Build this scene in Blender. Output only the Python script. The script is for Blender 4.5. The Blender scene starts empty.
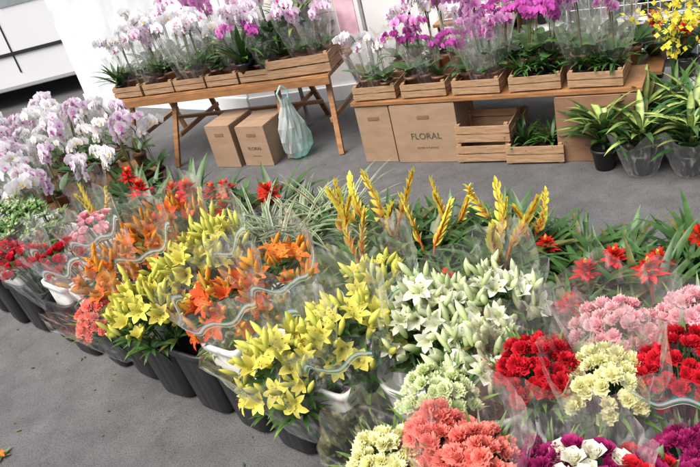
import bpy, math, random
import numpy as np
from mathutils import Vector, Matrix
rng=np.random.default_rng(11); random.seed(5)
S=bpy.context.scene
U=lambda a,b: float(rng.uniform(a,b))

# ------------------------------------------------------------ materials
def newmat(name):
    m=bpy.data.materials.new(name);m.use_nodes=True
    nt=m.node_tree;nt.nodes.clear()
    out=nt.nodes.new("ShaderNodeOutputMaterial")
    def N(t,**k):
        n=nt.nodes.new("ShaderNode"+t)
        for a,v in k.items():
            if a in n.inputs: n.inputs[a].default_value=v
            else: setattr(n,a,v)
        return n
    def Lk(a,b): nt.links.new(a,b)
    return m,N,Lk,out
def ramp(N,stops):
    r=N("ValToRGB");e=r.color_ramp.elements
    e[0].position=stops[0][0];e[0].color=(*stops[0][1],1)
    e[1].position=stops[-1][0];e[1].color=(*stops[-1][1],1)
    for p,c in stops[1:-1]:
        x=e.new(p);x.color=(*c,1)
    return r
def colmat(name,rough=.5,transl=.25,spec=.4,noise=.25,scale=60,bump=.15,detail=1.):
    m,N,L,out=newmat(name)
    at=N("Attribute");at.attribute_name="Col"
    src=at.outputs['Color']
    if noise:
        tc=N("TexCoord");no=N("TexNoise",Scale=scale,Detail=detail);L(tc.outputs['Object'],no.inputs['Vector'])
        mr=N("MapRange");mr.inputs['From Min'].default_value=.3;mr.inputs['From Max'].default_value=.7
        mr.inputs['To Min'].default_value=1-noise;mr.inputs['To Max'].default_value=1+noise*.4
        L(no.outputs['Fac'],mr.inputs['Value'])
        mx=N("VectorMath");mx.operation='SCALE';L(at.outputs['Color'],mx.inputs[0]);L(mr.outputs[0],mx.inputs['Scale']);src=mx.outputs[0]
    p=N("BsdfPrincipled",Roughness=rough);p.inputs['Specular IOR Level'].default_value=spec
    L(src,p.inputs['Base Color'])
    if bump:
        b=N("Bump",Strength=bump,Distance=.002);L(no.outputs['Fac'],b.inputs['Height']);L(b.outputs[0],p.inputs['Normal'])
    if transl:
        t=N("BsdfTranslucent");L(src,t.inputs['Color'])
        s=N("MixShader");s.inputs[0].default_value=transl
        L(p.outputs[0],s.inputs[1]);L(t.outputs[0],s.inputs[2]);L(s.outputs[0],out.inputs[0])
    else: L(p.outputs[0],out.inputs[0])
    return m
M_pet=colmat("petal",.55,.35,.25,0,80,0)
M_leaf=colmat("leaf",.38,.18,.45,.3,40,0,0.)
M_hard=colmat("painted_plastic",.35,0,.5,.12,12,.05)
M_mat=colmat("matte_surface",.8,0,.25,.25,14,.3)
M_print=colmat("printed_film",.5,.5,.3,0,14,0)

def cello(name,base,edge,rough=.12,tint=(.985,.99,.99),dif=.3,crease=.38):
    m,N,L,out=newmat(name)
    tc=N("TexCoord");mp=N("Mapping");mp.inputs['Scale'].default_value=(1,1,.3);L(tc.outputs['Object'],mp.inputs[0])
    no=N("TexNoise",Scale=45.0,Detail=1.0);L(mp.outputs[0],no.inputs['Vector'])
    g=N("BsdfGlossy",Roughness=rough);g.inputs['Color'].default_value=(1,1,1,1)
    d=N("BsdfDiffuse");d.inputs['Color'].default_value=(.92,.93,.93,1)
    gd=N("MixShader");gd.inputs[0].default_value=dif;L(g.outputs[0],gd.inputs[1]);L(d.outputs[0],gd.inputs[2])
    t=N("BsdfTransparent");t.inputs['Color'].default_value=(*tint,1)
    lw=N("LayerWeight",Blend=.3)
    mr=N("MapRange");mr.inputs['To Min'].default_value=base;mr.inputs['To Max'].default_value=edge
    pw=N("Math",operation='POWER');L(lw.outputs['Facing'],pw.inputs[0]);pw.inputs[1].default_value=1.5
    L(pw.outputs[0],mr.inputs['Value'])
    cr=N("MapRange");cr.inputs['From Min'].default_value=.56;cr.inputs['From Max'].default_value=.78;cr.inputs['To Min'].default_value=0;cr.inputs['To Max'].default_value=crease
    L(no.outputs['Fac'],cr.inputs['Value'])
    ad=N("Math",operation='ADD');ad.use_clamp=True;L(mr.outputs[0],ad.inputs[0]);L(cr.outputs[0],ad.inputs[1])
    s=N("MixShader");L(ad.outputs[0],s.inputs[0]);L(t.outputs[0],s.inputs[1]);L(gd.outputs[0],s.inputs[2])
    L(s.outputs[0],out.inputs[0]);return m
M_cel=cello("cellophane",.085,.62)
M_bag=cello("thin_plastic_bag",.45,.75,.3,(.42,.82,.72),.5,.2)

def asphalt():
    m,N,L,out=newmat("asphalt")
    tc=N("TexCoord")
    n1=N("TexNoise",Scale=.9,Detail=4.0,Roughness=.6);n2=N("TexNoise",Scale=160.0,Detail=2.0);n3=N("TexNoise",Scale=9.0,Detail=5.0,Roughness=.7)
    for n in(n1,n2,n3):L(tc.outputs['Object'],n.inputs['Vector'])
    r1=ramp(N,[(.3,(.080,.078,.080)),(.7,(.14,.138,.139))]);L(n1.outputs['Fac'],r1.inputs[0])
    r2=ramp(N,[(.3,(.4,.4,.4)),(.5,(1,1,1)),(.8,(1.0,1.0,1.0))]);L(n2.outputs['Fac'],r2.inputs[0])
    r3=ramp(N,[(.3,(.66,.66,.66)),(.65,(1,1,1))]);L(n3.outputs['Fac'],r3.inputs[0])
    a=N("MixRGB",blend_type='MULTIPLY');a.inputs[0].default_value=.85;L(r1.outputs[0],a.inputs[1]);L(r2.outputs[0],a.inputs[2])
    c=N("MixRGB",blend_type='MULTIPLY');c.inputs[0].default_value=1;L(a.outputs[0],c.inputs[1]);L(r3.outputs[0],c.inputs[2])
    v=N("TexVoronoi",Scale=1.1);v.feature='DISTANCE_TO_EDGE'
    dn=N("VectorMath",operation='MULTIPLY_ADD');L(n3.outputs['Color'],dn.inputs[0]);dn.inputs[1].default_value=(.25,.25,.25);L(tc.outputs['Object'],dn.inputs[2]);L(dn.outputs[0],v.inputs['Vector'])
    rc=ramp(N,[(.0,(.55,.55,.55)),(.006,(1,1,1))]);L(v.outputs['Distance'],rc.inputs[0])
    e=N("MixRGB",blend_type='MULTIPLY');e.inputs[0].default_value=.6;L(c.outputs[0],e.inputs[1]);L(rc.outputs[0],e.inputs[2])
    p=N("BsdfPrincipled",Roughness=.75);L(e.outputs[0],p.inputs['Base Color'])
    b=N("Bump",Strength=.5,Distance=.004);L(n2.outputs['Fac'],b.inputs['Height']);L(b.outputs[0],p.inputs['Normal'])
    L(p.outputs[0],out.inputs[0]);return m
def simple(name,c1,c2,scale=6,rough=.6,bump=.2,stretch=(1,1,1),metal=0,spec=.4):
    m,N,L,out=newmat(name);tc=N("TexCoord");mp=N("Mapping");mp.inputs['Scale'].default_value=stretch
    L(tc.outputs['Object'],mp.inputs[0]);n=N("TexNoise",Scale=scale,Detail=4.0,Roughness=.62,Distortion=.6);L(mp.outputs[0],n.inputs['Vector'])
    r=ramp(N,[(.32,c1),(.68,c2)]);L(n.outputs['Fac'],r.inputs[0])
    p=N("BsdfPrincipled",Roughness=rough,Metallic=metal);p.inputs['Specular IOR Level'].default_value=spec;L(r.outputs[0],p.inputs['Base Color'])
    b=N("Bump",Strength=bump,Distance=.003);L(n.outputs['Fac'],b.inputs['Height']);L(b.outputs[0],p.inputs['Normal'])
    L(p.outputs[0],out.inputs[0]);return m
M_asph=asphalt()
M_wall=simple("whitewashed_wall",(.74,.74,.74),(.86,.86,.85),2.2,.8,.2)
M_concrete=simple("pale_concrete",(.50,.53,.56),(.78,.80,.82),1.7,.8,.3)
M_wood=simple("pine_slat",(.24,.13,.07),(.44,.29,.165),9,.7,.3,(1,1,9))
M_table=simple("varnished_wood",(.20,.09,.035),(.36,.18,.075),7,.5,.2,(1,1,6))
M_card=simple("cardboard",(.27,.175,.11),(.34,.23,.15),5,.85,.1,(1,1,3))
M_cardd=simple("dark_cardboard",(.17,.09,.05),(.25,.14,.08),5,.85,.1,(1,1,3))
M_black=simple("black_plastic",(.010,.010,.011),(.024,.024,.026),14,.42,.12,(1,1,.3))
M_white=simple("white_plastic",(.70,.70,.69),(.83,.83,.82),8,.4,.05)
M_paintw=simple("white_paint",(.80,.81,.82),(.84,.84,.85),3,.3,.02)
M_glass=simple("window_glass",(.22,.25,.27),(.4,.44,.46),3,.08,.0,spec=.8)
M_rub=simple("rubber",(.015,.015,.015),(.03,.03,.03),12,.8,.2)
M_wire=simple("galvanised_wire",(.6,.61,.62),(.75,.76,.77),30,.35,.1,metal=.3)
M_ink=simple("printed_ink",(.06,.055,.035),(.10,.09,.05),30,.7,.0)

# ------------------------------------------------------------ geometry kit (quads)
class B:
    def __init__(s,mats): s.V=[];s.F=[];s.C=[];s.M=[];s.n=0;s.mats=mats
    def add(s,V,F,C,m=0):
        V=np.asarray(V,float).reshape(-1,3);C=np.asarray(C,float)
        if C.ndim==1:C=np.tile(C,(len(V),1))
        s.V.append(V);s.F.append(np.asarray(F,int)+s.n);s.C.append(C);s.M.append(np.full(len(F),m));s.n+=len(V)
    def mesh(s,name,smooth=True):
        V=np.concatenate(s.V);F=np.concatenate(s.F);C=np.concatenate(s.C);M=np.concatenate(s.M)
        me=bpy.data.meshes.new(name);me.vertices.add(len(V));me.vertices.foreach_set('co',V.ravel())
        me.loops.add(F.size);me.loops.foreach_set('vertex_index',F.ravel().astype(np.int32))
        me.polygons.add(len(F));me.polygons.foreach_set('loop_start',(np.arange(len(F))*4).astype(np.int32))
        me.polygons.foreach_set('material_index',M.astype(np.int32))
        sm=np.full(len(F),smooth)
        for i,mt in enumerate(s.mats):
            if mt in(M_cel,): sm[M==i]=False
        me.polygons.foreach_set('use_smooth',sm)
        for m in s.mats: me.materials.append(m)
        me.update(calc_edges=True)
        a=me.color_attributes.new('Col','FLOAT_COLOR','POINT')
        a.data.foreach_set('color',np.concatenate([np.clip(C,0,.92),np.ones((len(C),1))],1).ravel())
        me.validate();return me
def obj(name,data,loc=(0,0,0),rot=(0,0,0),sc=1,parent=None,bevel=0):
    o=bpy.data.objects.new(name,data);S.collection.objects.link(o)
    o.location=loc;o.rotation_euler=rot
    o.scale=(sc,sc,sc) if not isinstance(sc,(tuple,list)) else sc
    if parent:o.parent=parent
    if bevel:
        b=o.modifiers.new('bevel','BEVEL');b.width=bevel;b.segments=2;b.limit_method='ANGLE'
    return o
def grid_faces(a,b,wrap=False):
    i,j=np.meshgrid(np.arange(a-1),np.arange(b if wrap else b-1),indexing='ij');i=i.ravel();j=j.ravel();j2=(j+1)%b
    return np.stack([i*b+j,i*b+j2,(i+1)*b+j2,(i+1)*b+j],1)
def blade(L,W,e0,e1,k=6,cols=3,fold=.25,prof=1.0,peak=.45,wav=0):
    t=np.linspace(0,1,k+1);e=np.radians(e0+(e1-e0)*t);dl=L/k
    x=np.concatenate([[0],np.cumsum(np.cos((e[:-1]+e[1:])/2)*dl)]);z=np.concatenate([[0],np.cumsum(np.sin((e[:-1]+e[1:])/2)*dl)])
    w=np.where(t<peak,(.35+.65*np.sin(t/peak*np.pi/2)),np.maximum(np.cos((t-peak)/(1-peak)*np.pi/2),0)**prof)*W/2+W*.015
    c=np.linspace(-1,1,cols)
    nx,nz=-np.sin(e),np.cos(e)
    V=np.zeros((k+1,cols,3));d=fold*np.abs(c)[None,:]*w[:,None]
    if wav: d=d+wav*np.sin(np.outer(t,np.ones(cols))*18+c*2)*np.abs(c)*w[:,None]
    V[...,0]=x[:,None]+nx[:,None]*d;V[...,2]=z[:,None]+nz[:,None]*d;V[...,1]=w[:,None]*c
    T=np.repeat(t,cols);Cc=np.tile(np.abs(c),k+1)
    return V.reshape(-1,3),grid_faces(k+1,cols),T,Cc
def rotz(a):
    c,s=math.cos(a),math.sin(a);return np.array([[c,-s,0],[s,c,0],[0,0,1]])
def frame(d,spin=0):
    d=np.asarray(d,float);d=d/np.linalg.norm(d)
    h=np.array([1,0,0]) if abs(d[0])<.9 else np.array([0,1,0])
    y=np.cross(d,h);y/=np.linalg.norm(y);x=np.cross(y,d)
    return np.stack([x,y,d],1)@rotz(spin)
def lerp(a,b,t):
    t=np.asarray(t)[:,None];return np.asarray(a)*(1-t)+np.asarray(b)*t
def lathe(prof,seg=12,sq=None):
    P=np.array(prof);a=np.linspace(0,2*np.pi,seg,endpoint=False)
    c,s=np.cos(a),np.sin(a)
    if sq:
        q=(np.abs(c)**sq+np.abs(s)**sq)**(-1/sq);c=c*q;s=s*q
    V=np.stack([P[:,0:1]*c,P[:,0:1]*s,np.repeat(P[:,1:2],seg,1)],-1)
    return V.reshape(-1,3),grid_faces(len(P),seg,True),np.repeat(np.linspace(0,1,len(P)),seg)
def tube(b,pts,r,col,m=0,seg=5):
    pts=np.asarray(pts,float);n=len(pts);r=np.broadcast_to(r,(n,))
    tg=np.gradient(pts,axis=0);V=[]
    a=np.linspace(0,2*np.pi,seg,endpoint=False)
    for i in range(n):
        f=frame(tg[i]);V.append(pts[i]+r[i]*(np.outer(np.cos(a),f[:,0])+np.outer(np.sin(a),f[:,1])))
    b.add(np.concatenate(V),grid_faces(n,seg,True),col,m)
def box(b,c,s,rz=0,col=(.5,.5,.5),m=0,R=None):
    sg=np.array([[x,y,z] for x in(-.5,.5) for y in(-.5,.5) for z in(-.5,.5)])*np.array(s)
    R=rotz(rz) if R is None else R
    F=[[0,1,3,2],[4,6,7,5],[0,4,5,1],[2,3,7,6],[0,2,6,4],[1,5,7,3]]
    b.add(sg@R.T+np.array(c),F,col,m)
def leafset(b,n,L,W,e0,e1,cols3,base=(0,0,0),R=None,m=1,jit=.25,k=7,colsn=3,fold=.25,prof=1.,peak=.45,edge=None,r0=.0,var=(.7,1.2)):
    R=np.eye(3) if R is None else R
    for i in range(n):
        a=i*2.39996+U(-.3,.3)
        l=L*U(1-jit,1+jit*.4)
        V,F,T,Cc=blade(l,W*U(.8,1.15),U(*e0),U(*e1),k,colsn,fold,prof,peak)
        V=V+np.array([r0,0,0])
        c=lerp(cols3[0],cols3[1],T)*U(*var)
        if U(0,1)<.06 and m==1: c=c*.3+np.array([.18,.15,.04])*.7
        if edge is not None: 
            w=(Cc>.6)[:,None];c=np.where(w,np.asarray(edge)*U(.85,1.05),c)
        b.add((V@rotz(a).T)@R.T+np.array(base),F,c,m)

# ---------- flowers
def lily(b,pos,d,size,c0,c1,openv=1.,m=0,anth=(.28,.07,.015)):
    R=frame(d,U(0,6.28));pos=np.array(pos);tone=U(.9,1.06)
    for i in range(6):
        inner=i%2
        V,F,T,Cc=blade(size*(1.0 if inner else .97)*U(.93,1.05),size*(.46 if inner else .33),80-20*openv,U(-25,8)-15*openv+ (1-openv)*75,6,3,.3,.7,.5,.12)
        V=V@rotz(i*math.pi/3+U(-.12,.12)).T
        c=lerp(c0,c1,T)*U(.9,1.06)*tone; c=c*(1-.14*(Cc[:,None]<.3))
        b.add(V@R.T+pos,F,c,m)
    if openv>.5:
        for i in range(6):
            V,F,T,_=blade(size*.62,size*.02,75,52,2,2,0,.2,.5);V=V@rotz(i*1.047+.5).T
            b.add(V@R.T+pos,F,lerp((.45,.6,.2),(.6,.65,.3),T),m)
            tip=V[-2:].mean(0);box(b,tip@R.T+pos,(size*.10,size*.025,size*.03),U(0,3),anth,m)
def bud(b,pos,d,L,w,c0,c1,m=0):
    R=frame(d,U(0,6));z=np.array([0,.12,.35,.6,.82,1.])*L;r=np.array([.35,.7,.95,1.,.6,.06])*w/2
    V,F,T=lathe(list(zip(r,z)),6);b.add(V@R.T+np.array(pos),F,lerp(c0,c1,T)*U(.85,1.1),m)
def carn(b,pos,d,r,c0,c1,m=0,n=36):
    R=frame(d,U(0,6));pos=np.array(pos);tone=U(.9,1.07)
    for i in range(n):
        f=(i+.5)/n;pol=f**.6*1.5
        k=3;cc=4
        V,F,T,Cc=blade(r*U(.85,1.12),r*U(.5,.7),90-math.degrees(pol)*.25,90-math.degrees(pol)*1.0,k,cc,U(-.2,.4),.25,.85)
        V=V.reshape(k+1,cc,3).copy();zz=r*.14*np.array([1,-1,1,-1])*rng.uniform(.4,1.4,4)
        V[-1,:,2]+=zz;V[-1,:,0]+=r*.08*rng.normal(size=4);V[-2,:,2]+=zz*.5
        V[-1,:,1]=V[-2,:,1]*1.05
        V=V.reshape(-1,3)@rotz(i*2.39996).T
        c=lerp(c0,c1,T**.7)*U(.85,1.1)*tone
        b.add(V@R.T+pos,F,c,m)
def rose(b,pos,d,r,c0,c1,m=0):
    R=frame(d,U(0,6));pos=np.array(pos)
    for i in range(13):
        f=i/12;V,F,T,_=blade(r*(1.0+.3*f),r*(.6+.8*f),90,88-75*f**2,4,5,.6-.2*f,.35,.7)
        V=V+np.array([r*(.05+.35*f),0,0]);b.add((V@rotz(i*2.4).T)@R.T+pos,F,lerp(c0,c1,T)*U(.85,1.1),m)
def sleeve(b,z0,z1,r0,r1,m,seg=48,rings=12,seed=0,flare=.02,jit=1.):
    a=np.linspace(0,2*np.pi,seg,endpoint=False);ph=rng.uniform(0,6.28,5)
    t=np.linspace(0,1,rings);V=np.zeros((rings,seg,3))
    pk=np.abs(np.sin(a*2+ph[0]))*.055+.012*np.sin(7*a+ph[1])
    rib=rng.normal(0,.02,seg)
    for i,tt in enumerate(t):
        rr=(r0+(r1-r0)*tt**.8)*(1+.06*np.sin(2*a+ph[1])*tt+.035*np.sin(9*a+ph[2]+3*tt)+rib+rng.normal(0,.018*jit,seg))
        rr=rr+flare*tt**4
        aa=a+rng.normal(0,.025,seg)
        V[i,:,0]=rr*np.cos(aa);V[i,:,1]=rr*np.sin(aa);V[i,:,2]=z0+(z1-z0)*tt+pk*tt**3+rng.normal(0,.005,seg)*tt
    b.add(V.reshape(-1,3),grid_faces(rings,seg,True),(.9,.9,.9),m)
    return V
def wave_print(b,V,m,cols,fr=.8,seg0=0,n=16,amp=.02):
    rings,seg,_=V.shape;pts=[]
    i=int((rings-1)*fr)
    A=V[i];Bv=V[i-3]
    A=(A+np.roll(A,1,0)+np.roll(A,-1,0))/3
    up=(A-Bv);up/=np.linalg.norm(up,axis=1)[:,None];up=(up+np.roll(up,1,0)+np.roll(up,-1,0))/3
    for j in range(n*3+1):
        q=seg0+j/3;j0=int(q)%seg;j1=(j0+1)%seg;w=q-int(q)
        P=A[j0]*(1-w)+A[j1]*w;rad=P.copy();rad[2]=0;rad/=np.linalg.norm(rad)
        pts.append((P+rad*.006,up[j0]*(1-w)+up[j1]*w))
    for off,wd,cc in cols:
        V2=[]
        for j,(P,u) in enumerate(pts):
            s=amp*math.sin(j*.34)+off
            V2+= [P+u*s,P+u*(s+wd)]
        b.add(np.array(V2),grid_faces(len(pts),2),cc,m)
WV=[[(0,.010,(.92,.92,.92)),(.0105,.004,(.10,.58,.42)),(-.005,.004,(.85,.78,.12)),(.024,.003,(.92,.92,.92))],
    [(0,.011,(.92,.92,.92)),(.012,.004,(.15,.55,.58)),(-.006,.004,(.15,.58,.28)),(-.014,.004,(.92,.92,.92))]]
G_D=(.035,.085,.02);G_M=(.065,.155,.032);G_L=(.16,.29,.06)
def bouquet(kind,L,R,c0,c1,wrap=True,wave=False,nf=None,budc=((.30,.40,.10),(.55,.6,.2)),c2=None,closed=0.):
    b=B([M_pet,M_leaf,M_cel,M_print])
    def dome(n,R,h,zc):
        o=[]
        for i in range(n):
            rr=R*math.sqrt((i+.5)/n);a=i*2.39996+U(-.25,.25);o.append((rr*math.cos(a),rr*math.sin(a),zc-h*(rr/R)**2+U(-.018,.018),rr/R))
        return o
    if kind=='lily':
        n=int((nf or 11)*1.4)
        for (x,y,z,q) in dome(n,R,.11,L):
            tube(b,[(x*.12,y*.12,0),(x*.45,y*.45,z*.5),(x*.95,y*.95,z-.05)],.0032,G_M,1)
            d=(x*5+U(-.5,.5),y*5+U(-.5,.5),U(.25,1.))
            lily(b,(x,y,z-.03),d,U(.052,.067),c0,c1,U(.3-.35*closed,1.15-.45*closed))
            for k in range(3+int(2*closed)):
                dd=(x*4+U(-.7,.7),y*4+U(-.7,.7),1.)
                px,py=x+U(-.045,.045),y+U(-.045,.045)
                bud(b,(px,py,z-U(-.01,.06)),dd,U(.04,.075),U(.014,.023),budc[0],budc[1])
            leafset(b,8,.09,.016,(15,60),(-30,20),(G_D,G_M),(x*.8,y*.8,z-U(.06,.13)))
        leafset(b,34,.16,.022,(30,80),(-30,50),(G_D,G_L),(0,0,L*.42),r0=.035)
    elif kind=='carn':
        n=nf or 42
        for (x,y,z,q) in dome(n,R,.075,L):
            tube(b,[(x*.12,y*.12,0),(x*.6,y*.6,z-.02)],.002,G_M,1,4)
            cc=c2 if (c2 and U(0,1)<.3) else None
            carn(b,(x,y,z-.018),(x*9+U(-.3,.3),y*9+U(-.3,.3),1.),U(.022,.030),cc[0] if cc else c0,cc[1] if cc else c1,n=30)
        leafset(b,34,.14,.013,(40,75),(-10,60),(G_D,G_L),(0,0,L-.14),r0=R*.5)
    elif kind=='rose':
        n=nf or 16
        for (x,y,z,q) in dome(n,R,.05,L):
            tube(b,[(x*.12,y*.12,0),(x*.7,y*.7,z-.02)],.0025,G_M,1,4)
            cc=c2 if (c2 and U(0,1)<.4) else None
            rose(b,(x,y,z-.02),(x*6,y*6,1.),U(.022,.028),cc[0] if cc else c0,cc[1] if cc else c1)
        leafset(b,24,.07,.03,(20,60),(-20,30),(G_D,G_M),(0,0,L-.08),r0=R*.6)
    elif kind=='green':
        for i in range(34):
            a=U(0,6.28);rr=R*math.sqrt(U(0,1));x,y=rr*math.cos(a),rr*math.sin(a)
            tube(b,[(x*.1,y*.1,0),(x,y,L*U(.8,1.))],.0025,G_M,1,4)
            leafset(b,12,.06,.014,(10,70),(-20,40),(G_M,G_L),(x,y,L*U(.75,1.)))
            if i%2: carn(b,(x,y,L),(U(-.3,.3),U(-.3,.3),1),.012,c0,c1,0,9)
    if wrap:
        V=sleeve(b,.08,L+.02,.05,R+.034,2)
        if wave:
            g=WV[int(U(0,1.99))]
            wave_print(b,V,3,g,.9,int(U(24,36)),22)
    return b.mesh(kind+"_bouquet_mesh")

YEL=((.68,.64,.10),(.87,.78,.16));WHT=((.62,.68,.30),(.91,.91,.84));ORG=((.82,.28,.03),(.88,.22,.035));ORR=((.85,.22,.03),(.62,.06,.02))
RED=((.28,.005,.012),(.62,.015,.03));COR=((.85,.14,.10),(.92,.30,.24));PNK=((.80,.20,.28),(.92,.52,.56));CRM=((.80,.76,.20),(.91,.89,.52));PGR=((.50,.66,.20),(.78,.85,.50))
MAR=((.18,.01,.06),(.40,.02,.15));WRS=((.75,.72,.5),(.88,.86,.76))
yb=((.42,.52,.10),(.83,.76,.16));wb=((.44,.58,.18),(.80,.84,.58));ob=((.45,.38,.05),(.85,.32,.04))

def place_bouquet(name,kind,xy,ztop,R,cols,off=.10,wrap=True,wave=False,nf=None,budc=yb,c2=None,zb=.06,closed=0.):
    tx,ty=xy;base=Vector((tx+off*.707+U(-.02,.02),ty+off*.707+U(-.02,.02),zb));top=Vector((tx,ty,ztop))
    d=top-base;L=d.length
    me=bouquet(kind,L,R,cols[0],cols[1],wrap,wave,nf,budc,c2,closed)
    o=obj(name,me,base);o.rotation_mode='QUATERNION'
    o.rotation_quaternion=d.to_track_quat('Z','Y');return o
PB=place_bouquet
PB("filler_flower_bouquet",'green',(-1.52,3.16),.50,.13,((.6,.65,.3),(.75,.75,.6)),wrap=False)
PB("filler_flower_bouquet",'green',(-1.66,3.30),.50,.13,((.6,.65,.3),(.75,.75,.6)),wrap=False)
PB("filler_flower_bouquet",'green',(-1.38,3.06),.48,.12,((.6,.65,.3),(.75,.75,.6)),wrap=False)
PB("rose_bouquet",'rose',(-1.40,2.78),.50,.10,RED)
PB("rose_bouquet",'rose',(-1.20,2.70),.50,.10,RED,wave=True)
PB("carnation_bouquet",'carn',(-1.56,2.96),.48,.08,RED,wrap=False)
PB("rose_bouquet",'rose',(-1.08,2.80),.55,.10,PNK,wave=True)
PB("carnation_bouquet",'carn',(-1.02,2.28),.42,.085,COR,wrap=True)
PB("lily_bouquet",'lily',(-.97,2.40),.54,.11,ORG,budc=ob,nf=10)
PB("lily_bouquet",'lily',(-.84,2.55),.56,.12,ORG,budc=ob,wave=True)
PB("lily_bouquet",'lily',(-.70,2.66),.57,.11,ORR,budc=ob,wrap=True)
PB("lily_bouquet",'lily',(-.77,2.14),.53,.14,YEL,nf=16,off=.06,wrap=False,closed=.3)
PB("lily_bouquet",'lily',(-.62,2.24),.56,.13,YEL,nf=15,wrap=False,closed=.3)
PB("lily_bouquet",'lily',(-.52,2.38),.57,.12,YEL,wave=True,nf=12,closed=.3)
PB("lily_bouquet",'lily',(-.47,1.97),.55,.125,ORR,nf=12,budc=ob,wave=True,off=.08)
PB("lily_bouquet",'lily',(-.28,2.04),.58,.12,ORG,nf=8,budc=ob,wave=True)
PB("lily_bouquet",'lily',(-.29,1.60),.54,.135,YEL,nf=15,off=.06)
PB("lily_bouquet",'lily',(-.11,1.62),.57,.13,YEL,nf=13,wave=True,closed=.3)
PB("lily_bouquet",'lily',(.02,1.80),.57,.12,YEL,nf=8,budc=((.40,.50,.10),(.70,.68,.15)),wave=True,closed=.7)
PB("lily_bouquet",'lily',(.15,1.61),.56,.13,WHT,nf=15,budc=wb,wrap=False,closed=.8)
PB("lily_bouquet",'lily',(.32,1.57),.56,.13,WHT,nf=15,budc=wb,wrap=True,closed=.7)
PB("lily_bouquet",'lily',(.25,1.42),.53,.12,WHT,nf=13,budc=wb,wrap=False,off=.04,closed=.5)
PB("carnation_bouquet",'carn',(.10,1.31),.52,.090,PGR,off=.04,wrap=False)
PB("carnation_bouquet",'carn',(-.06,1.16),.50,.090,CRM,off=.06)
PB("carnation_bouquet",'carn',(.07,1.17),.53,.075,COR,off=.06,wrap=False)
PB("carnation_bouquet",'carn',(.135,1.06),.54,.085,COR,off=.06)
PB("carnation_bouquet",'carn',(.35,1.26),.57,.090,RED,off=.06)
PB("carnation_bouquet",'carn',(.475,1.17),.56,.092,CRM,off=.06)
PB("carnation_bouquet",'carn',(.58,1.33),.56,.10,PNK,off=.06,wrap=True)
PB("carnation_bouquet",'carn',(.64,1.14),.58,.10,RED,off=.06,wave=True)
PB("carnation_bouquet",'carn',(.77,1.28),.56,.10,PNK,off=.06,wrap=False)
PB("carnation_bouquet",'carn',(.27,1.02),.49,.08,MAR,off=.06,wrap=False)
PB("rose_bouquet",'rose',(.335,.965),.51,.08,WRS,off=.06,c2=MAR,nf=20)
PB("rose_bouquet",'rose',(.43,.92),.50,.08,RED,off=.06,c2=MAR,wrap=False)
PB("carnation_bouquet",'carn',(.56,.97),.46,.09,MAR,off=.06,wrap=False)

# ---------- buckets
def bucket_mesh(h,rt,rb,sq,mat,seg=32,ribs=True):
    b=B([mat])
    pr=[(.001,.004),(rb*.9,.004),(rb,.012)]
    for i in range(1,9): 
        t=i/9;pr.append((rb+(rt-rb)*t,h*t))
    pr+=[(rt,h-.03),(rt+.008,h-.028),(rt+.009,h-.004),(rt+.006,h),(rt-.002,h),(rt-.006,h-.02),(rb-.006,.03),(.001,.028)]
    V,F,T=lathe(pr,seg,sq)
    if ribs:
        a=np.arctan2(V[:,1],V[:,0]);mid=(V[:,2]>.02)&(V[:,2]<h-.035);V[:,:2]*=np.where(mid,1+.012*np.sign(np.sin(a*16)),1)[:,None]
    b.add(V,F,(.5,.5,.5),0);return b.mesh("bucket")
mb=bucket_mesh(.30,.098,.078,5,M_black,64);mw=bucket_mesh(.34,.108,.075,None,M_white,40,False)
ml=bucket_mesh(.30,.092,.070,8,M_white,48,False)
def SN(s,n): return (-.7071*s+.7071*n,1.35+.7071*s+.7071*n)
s=.30;i=0
while s<3.4:
    x,y=SN(s,.09+U(-.012,.012));rz=math.radians(45+U(-7,7));obj("black_flower_bucket",mb,(x,y,0.002),(0,0,rz),U(.97,1.03))
    if i%5!=3: obj("white_flower_bucket",ml,(x,y,0.105),(U(-.05,.05),U(-.05,.05),rz+U(-.06,.06)),.93)
    s+=.213;i+=1
s=-.95
while s<.25:
    x,y=SN(s,-.04);obj("black_flower_bucket",mb,(x,y,0.002),(0,0,math.radians(45+U(-5,5))));s+=.213
s=.35
while s<3.2:
    x,y=SN(s+U(-.02,.02),.335);obj("white_flower_bucket",mw,(x,y,0.002),(0,0,U(0,3)),U(.97,1.04));s+=.25
s=-.9
while s<.3:
    x,y=SN(s,.22);obj("white_flower_bucket",mw,(x,y,0.002));s+=.25

# ---------- bromeliads and foliage belt
def pot(b,r,h,m,col=(.02,.02,.02),ms=None):
    V,F,T=lathe([(.001,.003),(r*.72,.003),(r*.95,h-.015),(r*1.04,h-.015),(r*1.04,h),(r*.93,h),(r*.9,h-.015),(.001,h-.013)],18)
    b.add(V,F,col,m)
def guz(v):
    b=B([M_pet,M_leaf,M_hard]);pot(b,.055,.09,2)
    leafset(b,22,.27,.03,(60,80),(-35,30),(G_D,(.055,.13,.03)),(0,0,.085),r0=.008,k=9)
    h=U(.24,.30);tube(b,[(0,0,.08),(0,0,h)],.007,(.3,.06,.02),1)
    c=[((.60,.015,.01),(.72,.02,.014)),((.65,.02,.01),(.76,.03,.02)),((.75,.08,.02),(.68,.02,.01))][v%3]
    for i,(n,L,e0,e1) in enumerate([(15,.055,15,-5),(14,.048,42,15),(12,.038,62,40)]):
        leafset(b,n,L,.017,(e0-12,e0+12),(e1-25,e1+25),c,(0,0,h-.03+.015*i),m=0,k=5,jit=.35)
    leafset(b,7,.022,.012,(70,85),(70,85),((.75,.45,.08),(.85,.65,.2)),(0,0,h+.012),m=0,k=3)
    return b.mesh("bromeliad")
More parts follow.
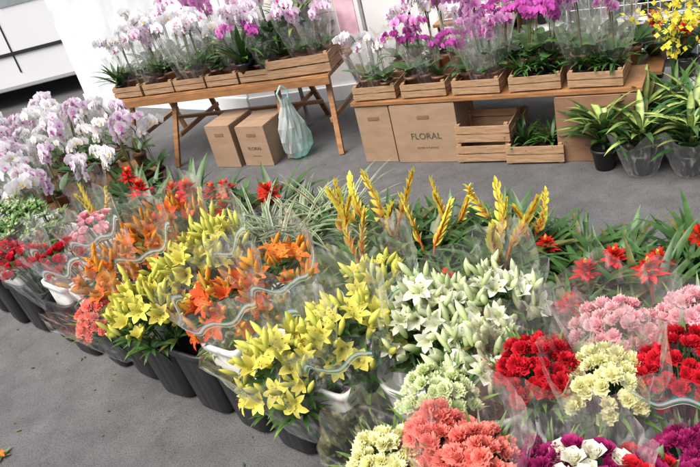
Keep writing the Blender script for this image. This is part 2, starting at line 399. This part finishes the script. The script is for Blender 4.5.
def vri(v):
    b=B([M_pet,M_leaf,M_hard]);pot(b,.055,.09,2)
    leafset(b,20,.30,.035,(60,82),(-30,35),(G_D,(.06,.14,.035)),(0,0,.085),r0=.008,k=9)
    for q in range(2+v%2):
        a=q*2.1+U(-.5,.5);lean=U(.03,.10);h0=.22;p0=np.array([0,0,.1]);p1=np.array([math.cos(a)*lean*.4,math.sin(a)*lean*.4,h0+U(0,.04)]);p2=p1+np.array([math.cos(a)*lean,math.sin(a)*lean,U(.14,.21)])
        pm=(p1+p2)/2+np.array([U(-.015,.015),U(-.015,.015),0])
        tube(b,[p0,p1,pm,p2],[.005,.005,.004,.002],(.6,.16,.02),1)
        d=(p2-p1);sd=np.cross(d,np.array([math.sin(a*3),math.cos(a*3),.1]));sd/=np.linalg.norm(sd);nn=np.cross(sd,d);nn/=np.linalg.norm(nn)
        n=13
        for i in range(n):
            f=i/n;P=(p1*(1-f)**2+2*f*(1-f)*(2*pm-.5*p1-.5*p2)+p2*f*f)
            for side in((sd,-sd) if i%2 else (nn*.6,-nn*.6)):
                dr=d/np.linalg.norm(d)+side*(.65-.3*f)
                R=frame(dr,U(-.3,.3));L=.049*(1-.35*f)*U(.8,1.15)
                V,F,T,_=blade(L,.021*(1-.3*f),88,72,4,3,.45,.8,.4)
                b.add(V@R.T+P,F,lerp((.75,.10,.02) if f<.35 else (.84,.64,.06),(.88,.84,.15),T**.5)*U(.9,1.08),0)
    return b.mesh("yellow_bromeliad")
def spider():
    b=B([M_pet,M_leaf,M_hard]);pot(b,.06,.10,2)
    leafset(b,50,.36,.016,(55,85),(-60,20),((.10,.16,.05),(.12,.2,.07)),(0,0,.09),k=10,colsn=5,edge=(.74,.76,.58),r0=.01,fold=.15)
    return b.mesh("spider_plant")
def drac(L=.25,n=33,wrap=False):
    b=B([M_pet,M_leaf,M_hard,M_cel]);pot(b,.06,.11,2)
    tube(b,[(0,0,.1),(0,0,.22)],.008,(.2,.25,.1),1)
    for z in(.12,.16,.20): leafset(b,n//3,L,.034,(35,80),(-45,30),((.03,.09,.02),(.05,.14,.03)),(0,0,z),k=8,colsn=3,r0=.005)
    for z in(.13,.18,.22): leafset(b,6,L,.034,(45,80),(-45,25),((.35,.44,.12),(.4,.5,.14)),(0,0,z),k=8,colsn=5,edge=(.05,.14,.03),r0=.005)
    if wrap: sleeve(b,.01,.20,.068,.13,3,36,7,flare=.02)
    return b.mesh("dracaena")
def fol(v):
    b=B([M_pet,M_leaf,M_hard]);pot(b,.055,.09,2)
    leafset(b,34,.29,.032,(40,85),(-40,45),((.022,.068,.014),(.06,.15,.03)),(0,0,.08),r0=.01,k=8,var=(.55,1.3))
    return b.mesh("foliage_plant")
MG=[guz(i) for i in range(5)];MV=[vri(i) for i in range(5)];MS=[spider() for _ in range(2)];MD=[drac(),drac(wrap=True),drac(wrap=True)];MF=[fol(i) for i in range(5)]
for i,(x,y) in enumerate([(-1.17,3.79),(-1.04,3.66),(-.90,3.55),(-.76,3.43),(-.64,3.34),(-.52,3.25),(-.40,3.17),(-.29,3.10),(-.59,3.14),(-.80,3.27),(-1.0,3.44),(-.95,3.2),(-.72,3.1),(.74,1.93),(.88,2.00),(.92,1.77),(.72,2.17),(1.14,1.97),(1.02,1.62),(.31,2.15),(1.3,1.75),(.62,1.80),(1.0,1.88)]):
    obj("red_bromeliad_plant",MG[i%5],(x,y,.002),(U(-.12,.12),U(-.12,.12),U(0,6)),U(1.1,1.4) if i<13 else U(.9,1.1))
for i,(x,y) in enumerate([(-.06,2.60),(.15,2.50),(0.0,2.36),(.42,2.46),(.58,2.36),(.68,2.24),(.50,2.18),(-.62,2.95),(-1.25,3.45),(.28,2.36),(.08,2.66)]):
    obj("yellow_bromeliad_plant",MV[i%5],(x,y,.002),(U(-.1,.1),U(-.1,.1),U(0,6)),U(1.0,1.15))
for i,(x,y) in enumerate([(-.22,2.82),(-.05,2.80),(-.33,2.72),(-.12,2.95),(-.40,2.88)]):
    obj("spider_plant",MS[i%2],(x,y,.002),(0,0,U(0,6)),U(1.05,1.2))
k=0
for i in range(17):
    t=i/16
    for j in range(3):
        x=-1.15+2.5*t+U(-.05,.05);y=3.35-1.75*t+(j-1)*.19+U(-.04,.04)+.1
        if t<.45 and j==0: y-=.05
        obj("foliage_plant",MF[k%5],(x,y,.002),(U(-.08,.08),U(-.08,.08),U(0,6)),U(.75,1.0));k+=1

# ---------- orchids
def orchid(c0,c1,lip,tall=.46,wrap=True,nst=2,nfl=12,fs=.034):
    b=B([M_pet,M_leaf,M_hard,M_cel])
    pot(b,.05,.10,2,(.25,.12,.07))
    leafset(b,7,.17,.055,(35,60),(-15,25),(G_D,(.06,.14,.035)),(0,0,.10),k=6,prof=.6,r0=.01)
    for s_ in range(nst):
        a=U(0,6.28);H=tall*U(.85,1.05);rch=U(.10,.17)
        tt=np.linspace(0,1,14)
        P=np.stack([np.cos(a)*rch*tt**3,np.sin(a)*rch*tt**3,.1+(H-.1)*np.sin(tt*1.85)/1.0*.98],1)
        tube(b,P,.0025,(.12,.17,.05),1,4)
        tube(b,[(0,0,.08),(np.cos(a)*.02,np.sin(a)*.02,H*.85)],.0022,(.25,.2,.1),1,4)
        for i in range(nfl):
            q=.42+.58*i/(nfl-1);j=q*13;j0=min(int(j),12);pt=P[j0]*(1-(j-j0))+P[j0+1]*(j-j0)
            fa=a+U(-2.,2.);d=np.array([math.cos(fa),math.sin(fa),U(-.1,.5)])
            up=np.array([0,0,1.]);z=d/np.linalg.norm(d);x=up-z*up.dot(z);x/=np.linalg.norm(x);y=np.cross(z,x);R=np.stack([x,y,z],1)@rotz(U(-.3,.3))
            pos=pt+z*.02;sz=fs*U(.8,1.15);sh=U(.9,1.08)
            for ang,W in((0,.6),(2.2,.6),(-2.2,.6),(1.3,1.1),(-1.3,1.1)):
                V,F,T,_=blade(sz,sz*W,14,-8,3,3,.1,.4,.6);V=V@rotz(ang).T
                b.add(V@R.T+pos,F,lerp(c0,c1,T)*sh,0)
            V,F,T,_=blade(sz*.5,sz*.4,60,10,2,3,.5,.6,.5);V=V@rotz(math.pi).T
            b.add(V@R.T+pos+z*.003,F,lip,0)
    if wrap: sleeve(b,.02,.31*U(.85,1.1),.055,.125,3,32,8,flare=.015)
    return b.mesh("orchid")
W_=(.91,.89,.91);P1=(.62,.12,.50);P2=(.82,.56,.78);PD=(.45,.03,.30)
MO=[orchid(W_,W_,(.55,.06,.35)),orchid(P2,W_,(.5,.04,.3),wrap=False),orchid(P1,P2,(.4,.02,.2)),orchid(W_,(.91,.89,.91),(.6,.4,.1),wrap=False),
    orchid(P1,(.72,.25,.6),PD,wrap=False),orchid(W_,P2,PD,wrap=True),orchid(W_,(.88,.78,.87),PD),orchid(P1,P1,PD,tall=.40,wrap=False,nst=3,nfl=16,fs=.022)]
MOW=[MO[0],MO[1],MO[3],MO[3],MO[6],MO[0]];MOP=[MO[2],MO[4],MO[1],MO[5]]
def put_orch(x,y,z,ms,sc=1.):
    return obj("potted_orchid",ms[int(U(0,len(ms)-.01))],(x,y,z),(U(-.09,.09),U(-.09,.09),U(0,6.28)),sc*U(.86,1.14))

# ---------- crates
def crate_mesh(w,d,h,mat=M_wood):
    b=B([mat]);t=.007
    ns=2 if h<.14 else 3;sh=(h-.012)/ns
    for i in range(ns):
        z=sh*(i+.5)+.006
        for sy in(-1,1): box(b,(0,sy*(d/2-t/2),z),(w,t,sh*.84))
        for sx in(-1,1): box(b,(sx*(w/2-t/2-.0005),0,z),(t,d-2*t-.002,sh*.84))
    for sx in(-1,1):
        for sy in(-1,1): box(b,(sx*(w/2-t-.011),sy*(d/2-t-.011),h/2),(.02,.02,h))
    for i in range(4): box(b,(0,-d/2+d*(i+.5)/4,.008),(w-2*t-.004,d/4*.8-.004,.008))
    return b.mesh("crate",False)
CR=crate_mesh(.235,.24,.085);CRB=crate_mesh(.42,.26,.13);CRM=crate_mesh(.30,.24,.11)
def row(o,ang):
    c,s=math.cos(ang),math.sin(ang);return lambda u,v:(o[0]+c*u-s*v,o[1]+s*u+c*v)

# trestle table
ang=math.radians(-26);TB=row((-1.33,4.86),ang);TL=1.62;TH=.50
b=B([M_table])
def tb(u,v,z,s,R=None):
    box(b,(u,v,z),s,R=R)
for v in(.03,.13,.23,.33,.43,.53): tb(TL/2,v,TH-.0125,(TL,.09,.022))
tb(TL/2,-.012,TH-.035,(TL,.02,.05));tb(TL/2,.572,TH-.035,(TL,.02,.05))
for u in(.06,.42,1.2,1.56):
    for v0,v1 in((.10,-.08),(.45,.64)):
        p0=np.array([u,v0,TH-.026]);p1=np.array([u+(.05 if u>1 else -.05),v1,.0]);d=p1-p0;Lg=np.linalg.norm(d)
        box(b,(p0+p1)/2,(.035,.022,Lg),R=frame(d))
    tb(u+.0,.28,.2,(.018,.56,.03))
tb(TL/2,.30,.222,(TL*.72,.03,.022))
ox,oy=TB(0,0);obj("trestle_table",b.mesh("table",False),(ox,oy,.001),(0,0,ang),bevel=.002)
for i in range(6):
    u=.13+.25*i;
    if u<1.25:
        x,y=TB(u,.12);obj("wooden_crate",CR,(x,y,TH+.002),(0,0,ang+U(-.04,.04)))
        for q in(-.07,0,.07): put_orch(*TB(u+q,.12+U(-.03,.03)),TH+.012,MOW if i<3 else MO,.95)
    x,y=TB(u,.42);obj("wooden_crate",CR,(x,y,TH+.002),(0,0,ang+U(-.05,.05)))
    for q in(-.06,.06): put_orch(*TB(u+q,.42+U(-.04,.04)),TH+.012,MOP if i in(1,2,3) else MOW,1.1)
x,y=TB(1.42,.13);obj("wooden_crate",CRB,(x,y,TH+.002),(0,0,ang+.05))
for q in(-.12,0,.12):
    x,y=TB(1.42+q,.13);put_orch(x,y,TH+.02,MOP,1.0)
x,y=TB(1.2,.25);obj("foliage_plant",MF[1],(x,y,TH+.01),(0,0,1),1.3)
x,y=TB(1.35,.3);obj("dracaena_plant",MD[0],(x,y,TH+.01),(0,0,1),1.2)
x,y=TB(1.05,.05);obj("foliage_plant",MF[3],(x,y,TH+.03),(0,0,1),1.1)
x,y=TB(.03,.08);obj("foliage_plant",MF[2],(x,y,TH+.02),(0,0,2),.7)

# lower display shelf
a2=math.radians(-33);SH=row((.20,3.86),a2)
def cbox(name,o,ang,w,d,h,mat,text=None,fs=.07):
    b=B([mat,M_cardd]);box(b,(0,0,h/2),(w,d,h))
    for sy in(-1,1): box(b,(0,sy*d*.2505,h+.003),(w-.004,d*.495,.004))
    box(b,(0,-d/2-.0015,h*.80),(.07,.002,.022),m=1)
    box(b,(0,0,h+.0065),(w-.02,.045,.002),m=0)
    e=obj(name,b.mesh("cardboard",False),(o[0],o[1],.002),(0,0,ang+U(-.03,.03)),bevel=.004)
    if text:
        for k,(tx,sz,zz) in enumerate(((text,fs,h*.42),("FLORES E PLANTAS",fs*.28,h*.25))):
            cu=bpy.data.curves.new("print",'FONT');cu.body=tx;cu.size=sz;cu.align_x='CENTER';cu.extrude=.0002
            cu.materials.append(M_ink);t=obj("printed_label_%d"%k,cu,(0,-d/2-.0022,zz),(math.radians(90),0,0),parent=e)
    return e
x,y=SH(.11,.16);cbox("cardboard_box",(x,y),a2,.21,.30,.345,M_card)
x,y=SH(.42,.15);cbox("cardboard_box",(x,y),a2,.385,.30,.345,M_card,"FLORAL",.052)
x,y=SH(1.34,.14);cbox("cardboard_box",(x,y),a2,.40,.30,.345,M_cardd,"FLORAL",.055)
x,y=TB(.83,.0);cbox("cardboard_box",(x,y-.02),ang-.12,.20,.26,.29,M_card)
x,y=TB(1.05,.0);cbox("cardboard_box",(x+.01,y-.04),ang-.1,.22,.26,.27,M_card,"FLORAL",.03)
b=B([M_table]);box(b,(.77,.15,.37),(1.56,.30,.022));x,y=SH(0,0);obj("display_plank",b.mesh("plank",False),(x,y,0),(0,0,a2),bevel=.002)
for i in range(5):
    u=.14+.30*i
    x,y=SH(u,.13);
    obj("wooden_crate",CRM,(x,y,.383),(0,0,a2+U(-.06,.06)),(.86,.95,.8))
    for q in(-.08,0,.07):
        if i<3: put_orch(*SH(u+q,.13+U(-.04,.04)),.395,[MO[7],MO[5],MO[2]] if i>0 else MOW,.84)
        else: obj("foliage_plant",MF[(i+int(q*20))%4],(*SH(u+q,.13),.395),(0,0,U(0,6)),.55)
for u in(.75,.87,.98,1.10,1.25,1.4): put_orch(*SH(u,.2),.40,[MO[2],MO[7],MO[7]],1.05)
x,y=SH(.74,.10);obj("wooden_crate",CRM,(x,y,.003),(0,0,a2+.04));obj("wooden_crate",CRM,(x+.01,y,.116),(0,0,a2+.0))
x,y=SH(.72,.38);obj("wooden_crate",CRM,(x,y,.003),(0,0,a2+.04))
x,y=SH(1.02,.08);obj("wooden_crate",CRM,(x,y,.003),(0,0,a2+.03))
for q in(-.07,.07):
    x,y=SH(1.02+q,.08);obj("foliage_plant",MF[0],(x,y,.015),(0,0,q*30),.6)
for i in range(14): put_orch(*SH(.08+.105*i,.55+U(-.1,.1)),.32,MO if i<5 else MOP+[MO[7]],1.1)
b=B([M_table]);box(b,(.75,.55,.30),(1.7,.34,.02))
for u in(-.05,1.55):
    for v in(.42,.68): box(b,(u,v,.145),(.04,.04,.288))
x,y=SH(0,0);obj("wooden_bench",b.mesh("bench",False),(x,y,.001),(0,0,a2),bevel=.002)

# orchid cluster far left on low bench
b=B([M_table]);box(b,(0,0,.12),(1.35,1.2,.02))
for u in(-.6,.6):
    for v in(-.52,.52): box(b,(u,v,.055),(.05,.05,.11))
obj("low_bench",b.mesh("bench2",False),(-1.97,4.45,.001),(0,0,math.radians(-45)),bevel=.002)
for i in range(8):
    for j in range(7):
        u=-.72+.2*i+U(-.04,.04);v=-.62+.2*j+U(-.04,.04);c=.7071
        zz=.132 if abs(u)<.66 and abs(v)<.59 else .002
        put_orch(-1.97+c*u+c*v,4.45-c*u+c*v,zz,[MO[0],MO[3],MO[6],MO[3]] if (i+j)%3 else [MO[1],MO[6],MO[5]],.92 if zz>.1 else 1.12)

# plastic bag
V,F,T=lathe([(.002,0),(.06,.01),(.095,.06),(.10,.14),(.085,.22),(.06,.29),(.035,.35),(.03,.40)],28)
V[:,1]*=.7
an=np.arctan2(V[:,1],V[:,0]);V[:,:2]*=(1+.09*np.sin(5*an+V[:,2]*20)+.06*np.sin(9*an-V[:,2]*35)+.03*rng.normal(size=len(V)))[:,None]
b=B([M_bag,M_mat]);b.add(V,F,(.5,.8,.8),0)
for sx in(-1,1): tube(b,[(sx*.025,0,.38),(sx*.035,0,.44),(0,0,.48)],.006,(.4,.7,.68),1)
x,y=TB(1.30,-.04);obj("plastic_bag",b.mesh("bag",False),(x,y-.03,.004),(0,0,.3))

# right side dracaenas in pots
for i,(x,y) in enumerate([(1.31,3.04),(1.43,2.90),(1.60,2.78),(1.72,2.95),(1.55,3.10),(1.78,2.62),(1.9,2.8)]):
    obj("dracaena_plant",MD[i%3],(x,y,.002),(0,0,U(0,6)),U(.92,1.05))
def onc():
    b=B([M_pet,M_leaf,M_hard]);pot(b,.06,.11,2)
    leafset(b,10,.25,.03,(60,80),(10,50),(G_M,G_L),(0,0,.1),r0=.01)
    for s_ in range(6):
        a=U(0,6.28);tt=np.linspace(0,1,10);P=np.stack([np.cos(a)*.18*tt**2,np.sin(a)*.18*tt**2,.1+.44*np.sin(tt*1.9)],1);tube(b,P,.002,G_M,1,4)
        for i in range(24):
            q=P[int(U(3,9.99))]+rng.normal(0,.022,3);R=frame(rng.normal(size=3))
            for an_ in range(4):
                V,F,T,_=blade(.014,.013,10,0,2,3,.1,.5,.6);b.add((V@rotz(an_*1.57).T)@R.T+q,F,(.88,.74,.08),0)
    return b.mesh("oncidium")
mo=onc()
for x,y,z in((1.74,3.18,.08),(1.90,3.12,.08),(1.98,3.05,.08)): obj("yellow_orchid_plant",mo,(x,y,z),(0,0,x*5),1.05)
b=B([M_white]);box(b,(0,0,.065),(1.1,.5,.025))
for u in(-.5,.5):
    for v in(-.2,.2): box(b,(u,v,.026),(.05,.05,.05))
obj("plant_stand",b.mesh("stand",False),(2.05,3.1,.001),(0,0,math.radians(-33)),bevel=.003)
b=B([M_white]);box(b,(0,0,.165),(.9,.3,.025))
for u in(-.4,.4):
    for v in(-.12,.12): box(b,(u,v,.076),(.04,.04,.15))
obj("plant_stand",b.mesh("stand2",False),(2.06,3.42,.001),(0,0,math.radians(-33)),bevel=.003)
for q in range(4): obj("red_bromeliad_plant",MG[q],(1.84+.13*q,3.56-.085*q,.18),(0,0,q),1.15)
b=B([M_white]);
for zz in(.35,): box(b,(0,0,zz),(1.9,.5,.03))
for u in(-.9,0,.9):
    for v in(-.2,.2): box(b,(u,v,zz/2-.01),(.04,.04,zz-.035))
obj("nursery_bench",b.mesh("nb",False),(1.95,4.35,.001),(0,0,math.radians(-33)),bevel=.003)
for i in range(12):
    for j in range(2):
        u=-.85+.155*i;v=-.12+.22*j;c,s=math.cos(math.radians(-33)),math.sin(math.radians(-33))
        obj("foliage_plant",MF[(i+j)%4],(1.95+c*u-s*v,4.35+s*u+c*v,.367),(0,0,U(0,6)),.75)
def wire_panel(w,h,nx,nz,r=.003):
    b=B([M_wire])
    for i in range(nx+1): tube(b,[(w*i/nx,0,0),(w*i/nx,0,h)],r if i%nx else r*2.5,(.7,.7,.7),0,4)
    for i in range(nz+1): tube(b,[(0,.004,h*i/nz),(w,.004,h*i/nz)],r if i%nz else r*2.5,(.7,.7,.7),0,4)
    return b.mesh("wire")
wf=wire_panel(1.3,.75,20,11)
obj("wire_fence",wf,(1.62,4.18,.002),(0,0,math.radians(-33)))
wc=wire_panel(.38,.5,12,12,.0025)
e=bpy.data.objects.new("wire_cage",None);S.collection.objects.link(e);x,y=SH(.18,.60);e.location=(x+.25,y+.2,.55);e.rotation_euler=(0,0,a2)
for nm,l,rz in(("front_panel",(0,0,0),0),("back_panel",(0,.3,0),0),("side_panel_1",(0,0,0),90),("side_panel_2",(.38,0,0),90)):
    obj(nm,wc,l,(0,0,math.radians(rz)),(1,1,1) if rz==0 else (.79,1,1),parent=e)
b=B([M_table]);box(b,(.19,.15,-.02),(.5,.4,.02))
for u in(-.03,.41):
    for v in(0,.3): box(b,(u,v,-.285),(.03,.03,.505))
obj("cage_stand",b.mesh("cs",False),e.location,(0,0,a2),bevel=.002)
b=B([M_mat]);
for i,c in enumerate([(.84,.45,.52),(.85,.55,.38),(.85,.8,.8),(.8,.5,.6)]): box(b,(i*.14,0,.2),(.125,.01,.36),.1,c)
for u in(-.08,.52): box(b,(u,.02,-.06),(.02,.02,.92),0,(.3,.3,.3))
obj("wrapping_paper_rack",b.mesh("rack",False),(-.02,4.72,.52),(0,0,a2))

# ---------- setting
b=B([M_asph]);
b.add([(-150,-150,0),(150,-150,0),(150,150,0),(-150,150,0)],[[0,1,2,3]],(.1,.1,.1));obj("ground",b.mesh("ground",False))
def wall(name,p,q,h,t,mat):
    p=np.array(p);q=np.array(q);d=q-p;L=np.linalg.norm(d);a=math.atan2(d[1],d[0]);b=B([mat,M_concrete])
    box(b,(L/2,t/2,h/2),(L,t,h));box(b,(L/2,-.012,.06),(L,.02,.12),m=1)
    obj(name,b.mesh("wall",False),(p[0],p[1],-.002),(0,0,a),bevel=.006)
wall("concrete_wall",(-2.17,7.0),(-.50,5.42),3.2,.25,M_concrete)
wall("white_wall",(-.49,5.40),(3.2,3.9),3.0,.2,M_wall)

# van outside
prof=[(-2.2,.18),(2.2,.18),(2.25,.7),(1.9,.85),(1.45,1.75),(1.2,1.85),(-2.1,1.85),(-2.22,1.5)]
import bmesh
bm=bmesh.new();vs=[bm.verts.new((x,-.85,z)) for x,z in prof];f=bm.faces.new(vs);r=bmesh.ops.extrude_face_region(bm,geom=[f])
bmesh.ops.translate(bm,verts=[v for v in r['geom'] if isinstance(v,bmesh.types.BMVert)],vec=(0,1.7,0));bmesh.ops.recalc_face_normals(bm,faces=bm.faces)
me=bpy.data.meshes.new("body");bm.to_mesh(me);bm.free();me.materials.append(M_paintw)
van=bpy.data.objects.new("delivery_van",None);S.collection.objects.link(van)
obj("body",me,parent=van,bevel=.05)
b=B([M_glass,M_rub,M_wire])
for sy in(-1,1):
    for (x0,x1) in((-1.9,-1.0),(-.85,.1),(.25,1.15)): box(b,((x0+x1)/2,sy*.853,1.3),(x1-x0,.012,.6),m=0)
    for x0 in(-.93,.17,1.25): box(b,(x0,sy*.852,1.0),(.015,.008,1.3),m=1)
    box(b,(0,sy*.856,.55),(3.9,.014,.035),m=1)
    box(b,(-.1,sy*.86,.80),(.16,.02,.03),m=1)
    for x0 in(-1.4,1.4):
        V,F,T=lathe([(.001,-.1),(.2,-.1),(.22,-.09),(.31,-.1),(.32,.08),(.30,.1),(.001,.1)],28);R=np.array([[1,0,0],[0,0,-1],[0,1,0]],float)
        b.add(V@R.T+np.array([x0,sy*.78,.32]),F,(0,0,0),1)
        V,F,T=lathe([(.001,.104),(.17,.115),(.19,.104)],20);R=np.array([[1,0,0],[0,0,sy],[0,1,0]],float);b.add(V@R.T+np.array([x0,sy*.78,.32]),F,(0,0,0),2)
box(b,(-2.24,0,.45),(.1,1.6,.16),m=1);box(b,(2.27,0,.45),(.1,1.6,.16),m=2);box(b,(-2.19,0,1.4),(.04,1.3,.5),m=0)
obj("trim",b.mesh("trim",False),parent=van)
van.location=(-3.0,8.5,0);van.rotation_euler=(0,0,math.radians(-4))

# fallen blossom on asphalt
b=B([M_pet,M_leaf]);lily(b,(0,0,.01),(.2,0,1),.03,*ORG);leafset(b,4,.05,.012,(5,15),(-5,5),(G_M,G_L))
obj("fallen_blossom",b.mesh("blossom"),(-1.49,2.08,.003))
b=B([M_leaf])
for i in range(90):
    V,F,T,_=blade(U(.008,.03),U(.004,.01),10,-10,3,3,.2);x,y=SN(U(.2,3.3),-U(0,1)**2*.8-.02) if i<55 else (U(-1,1.2),U(2.6,4.4)+0);b.add(V@rotz(U(0,6)).T+np.array([x,y,.004]),F,np.array([.16,.14,.04] if i%3 else [.06,.13,.03])*U(.4,1.3),0)
obj("leaf_litter",b.mesh("litter"))

# ---------- light
w=bpy.data.worlds.new("World");S.world=w;w.use_nodes=True;nt=w.node_tree
sk=nt.nodes.new("ShaderNodeTexSky");sk.sky_type='NISHITA';sk.sun_disc=False;el,az=math.radians(58),math.radians(-118)
sk.sun_elevation=el;sk.sun_rotation=az;sk.dust_density=7;sk.air_density=1;sk.ozone_density=.4
bg=nt.nodes['Background'];nt.links.new(sk.outputs[0],bg.inputs[0]);bg.inputs[1].default_value=.15
l=bpy.data.lights.new("sun",'SUN');l.energy=5.0;l.angle=math.radians(50);l.color=(1,.99,.975)
d=Vector((math.sin(az)*math.cos(el),math.cos(az)*math.cos(el),math.sin(el)))
lo=obj("sun",l);lo.rotation_euler=d.to_track_quat('Z','Y').to_euler()
S.view_settings.view_transform='Standard';S.view_settings.look='None';S.view_settings.exposure=0
c=bpy.data.cameras.new("camera");c.lens=36;c.sensor_width=36;c.clip_end=500;c.clip_start=.05
co=obj("camera",c);co.matrix_world=Matrix.Translation((0,0,1.7))@Matrix.Rotation(math.radians(61),4,'X')@Matrix.Rotation(math.radians(-15),4,'Z')
S.camera=co
